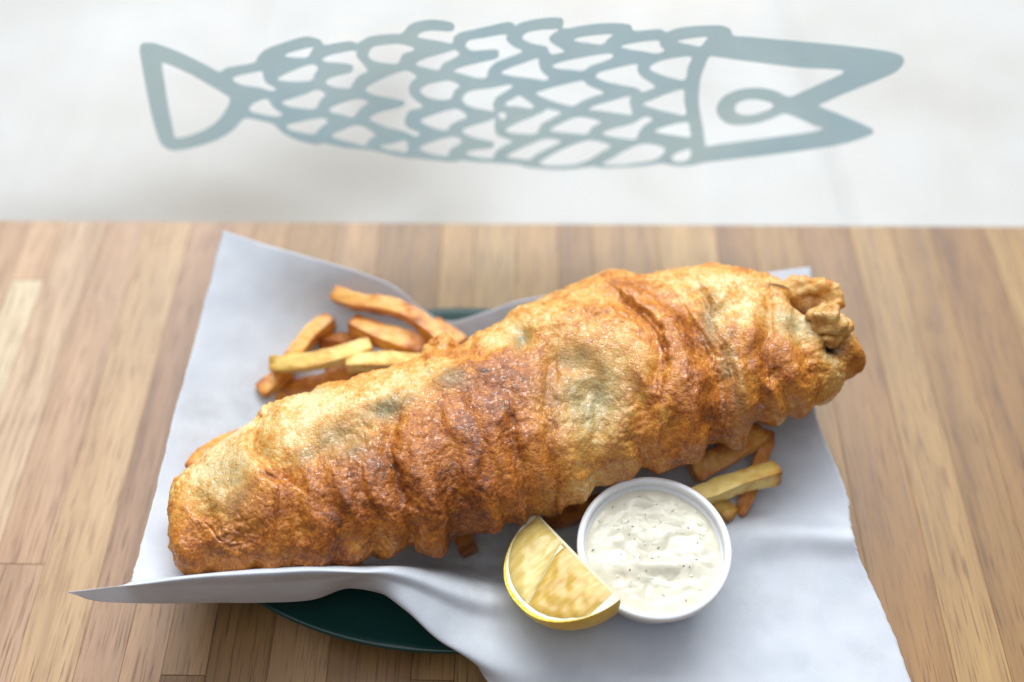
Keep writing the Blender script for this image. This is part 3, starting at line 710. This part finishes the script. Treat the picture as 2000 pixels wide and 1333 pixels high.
def face(name, r0, r1, t0, t1, lift, mat, side=0.0, puff=0.0, nr=24, skew=None):
    """patch of a cut face between radius fractions r0..r1 and t0..t1"""
    Rf, Tf = np.meshgrid(np.linspace(0, 1, nr), np.linspace(0, 1, 70), indexing='ij')
    Tt = t0 + (t1 - t0) * Tf
    rad = LR * prof(Tt)
    r = (r0 + (r1 - r0) * Rf) * rad
    if callable(skew): Tt, r = skew(Rf, Tf)
    Vv = wedge_pt(Tt, r, np.full_like(r, side))
    nrm = -Nd if side == 0 else (Nd * math.cos(side) - Ra * math.sin(side))
    b = puff * (1 - (2 * Rf - 1) ** 4) * (1 - (2 * Tf - 1) ** 4)
    Vv = Vv + nrm * (lift + b)[..., None]
    Vv = Vv.reshape(-1, 3); Vv += nrm * (.0004 * noise(Vv, 240, 5) * (puff > 0))[..., None] if puff else 0
    return mk(name, Vv, grid_faces(nr, 70), mat, lo_, lemon, True, {'ru': Rf.ravel(), 'tu': Tt.ravel()})
face('pith', 0, .985, -.995, .995, 0 * np.zeros((24, 70)) - .0002, PITH)
face('pith', 0, .985, -.995, .995, np.zeros((24, 70)) - .0002, PITH, side=WA)
face('rind_edge', .958, 1.0, -.998, .998, np.zeros((6, 70)) + .0001, RIND, nr=6)
# flesh: two juicy segments split by a slanted membrane
def seg(ta, tb, gap):
    def sk(Rf, Tf):
        # corners follow the core edge (Rf=0) and the pith ring (Rf=1)
        T0 = ta[0] + (tb[0] - ta[0]) * Tf; T1 = ta[1] + (tb[1] - ta[1]) * Tf
        Tt = T0 + (T1 - T0) * Rf
        r = (.035 + (.90 - .035) * Rf) * LR * prof(Tt) 
        return Tt, r
    return sk
face('flesh_segment', 0, 1, 0, 1, np.zeros((24, 70)) + .0001, FLESH2, puff=.0012, skew=seg((-.92, -.90), (-.306, .115), 0))
face('flesh_segment', 0, 1, 0, 1, np.zeros((24, 70)) - .0001, FLESH, puff=.0009, skew=seg((-.29, .127), (.86, .88), 0))
face('flesh_segment', 0, 1, 0, 1, np.zeros((24, 70)) + .0001, FLESH, side=WA, puff=.0010, skew=seg((-.88, -.86), (.86, .86), 0))

# ------------------------------------------------------------------ sauce cup
cz = .0225; rimz = cz + .027
cc = P(1278, 1065, rimz); co = np.array([cc[0], cc[1] + .0, cz])
RO = .0318
cup = empty('sauce_cup', tuple(co)); tag(cup, 'small round white plastic cup filled with tartar sauce', 'cup')
def lathe(name, prof, mat, parent, n=96, close=False):
    a = np.linspace(0, 2 * np.pi, n, endpoint=False)
    V = np.vstack([np.c_[co[0] + .97 * r * np.cos(a), co[1] + .97 * r * np.sin(a), np.full(n, co[2] + z)] for r, z in prof])
    return mk(name, V, grid_faces(len(prof), n, True), mat, co, parent)
lathe('wall', [(.0001, 0), (.0215, 0), (.0232, .0006), (.0240, .002), (.0292, .0235), (.0292, .0242), (.0284, .0242), (.0230, .003), (.0001, .0028)], WHITE, cup)
lathe('rim', [(.0286, .0238), (.0288, .0262), (.0292, .0271), (.0300, .0274), (.0312, .0272), (.0318, .0265), (.0318, .0240), (.0313, .0236), (.0306, .0240), (.0304, .0250), (.0293, .0250), (.0293, .0238)], WHITE, cup)
nr, na = 90, 180
rr_, aa = np.meshgrid(np.linspace(0, 1, nr), np.linspace(0, 2 * np.pi, na, endpoint=False), indexing='ij')
SR = .0277
X = co[0] + SR * rr_ * np.cos(aa); Y = co[1] + SR * rr_ * np.sin(aa)
V = np.c_[X.ravel(), Y.ravel(), np.full(X.size, co[2] + .0232)]
rel = (V[:, :2] - co[:2]) / SR; rad = np.hypot(rel[:, 0], rel[:, 1])
inner = np.clip((1 - rad) * 5, 0, 1)
h = .0013 * noise(V, 75, 3) + .0009 * np.abs(noise(V, 130, 4)) + .00010 * noise(V, 330, 5) + .0006 * np.clip(noise(V, 200, 8) - .15, 0, 1) * 2
h += .0022 * np.exp(-(((rel[:, 0] - .15) / .55) ** 2 + ((rel[:, 1] + .25) / .12) ** 2)) - .0014 * np.exp(-(((rel[:, 0] - .2) / .4) ** 2 + ((rel[:, 1] + .55) / .18) ** 2))
V[:, 2] += h * (.25 + .75 * inner) - .0012 * rad ** 6
so_ = np.array([co[0], co[1], co[2] + .02])
sauce = mk('tartar_sauce', V, grid_faces(nr, na, True), SAUCE, so_)
tag(sauce, 'creamy white tartar sauce with herb flecks inside the round cup', 'sauce')
def flecks(name, n, size, asp, mat, seed):
    r = random.Random(seed); VV = []; FF = []
    for k in range(n):
        q = math.sqrt(r.random()) * .92; a = r.random() * 6.283
        idx = int(q * (nr - 1)) * na + int(a / 6.2832 * na) % na
        p = V[idx] + [0, 0, .00012]; d = r.random() * 6.283; s = size * r.uniform(.5, 1.3)
        e = np.array([math.cos(d), math.sin(d), 0]) * s * asp; g_ = np.array([-math.sin(d), math.cos(d), 0]) * s
        b = len(VV); up_ = np.array([0, 0, s * .5])
        VV += [p - e, p - g_, p + e, p + g_ * r.uniform(.2, 1), p + up_]; FF += [(b, b + 1, b + 4), (b + 1, b + 2, b + 4), (b + 2, b + 3, b + 4), (b + 3, b, b + 4)]
    o = mk(name, np.array(VV), FF, mat, so_, sauce); o['kind'] = 'stuff'; return o
flecks('dill_fleck', 24, .00020, 3.6, m_plastic('dill', (74, 92, 66), .5), 12)
flecks('onion_fleck', 12, .0004, 1.2, m_plastic('red_onion', (146, 92, 112), .4), 4)
flecks('relish_piece', 22, .0008, 1.5, m_plastic('pickle', (206, 210, 178), .3, .2), 9)
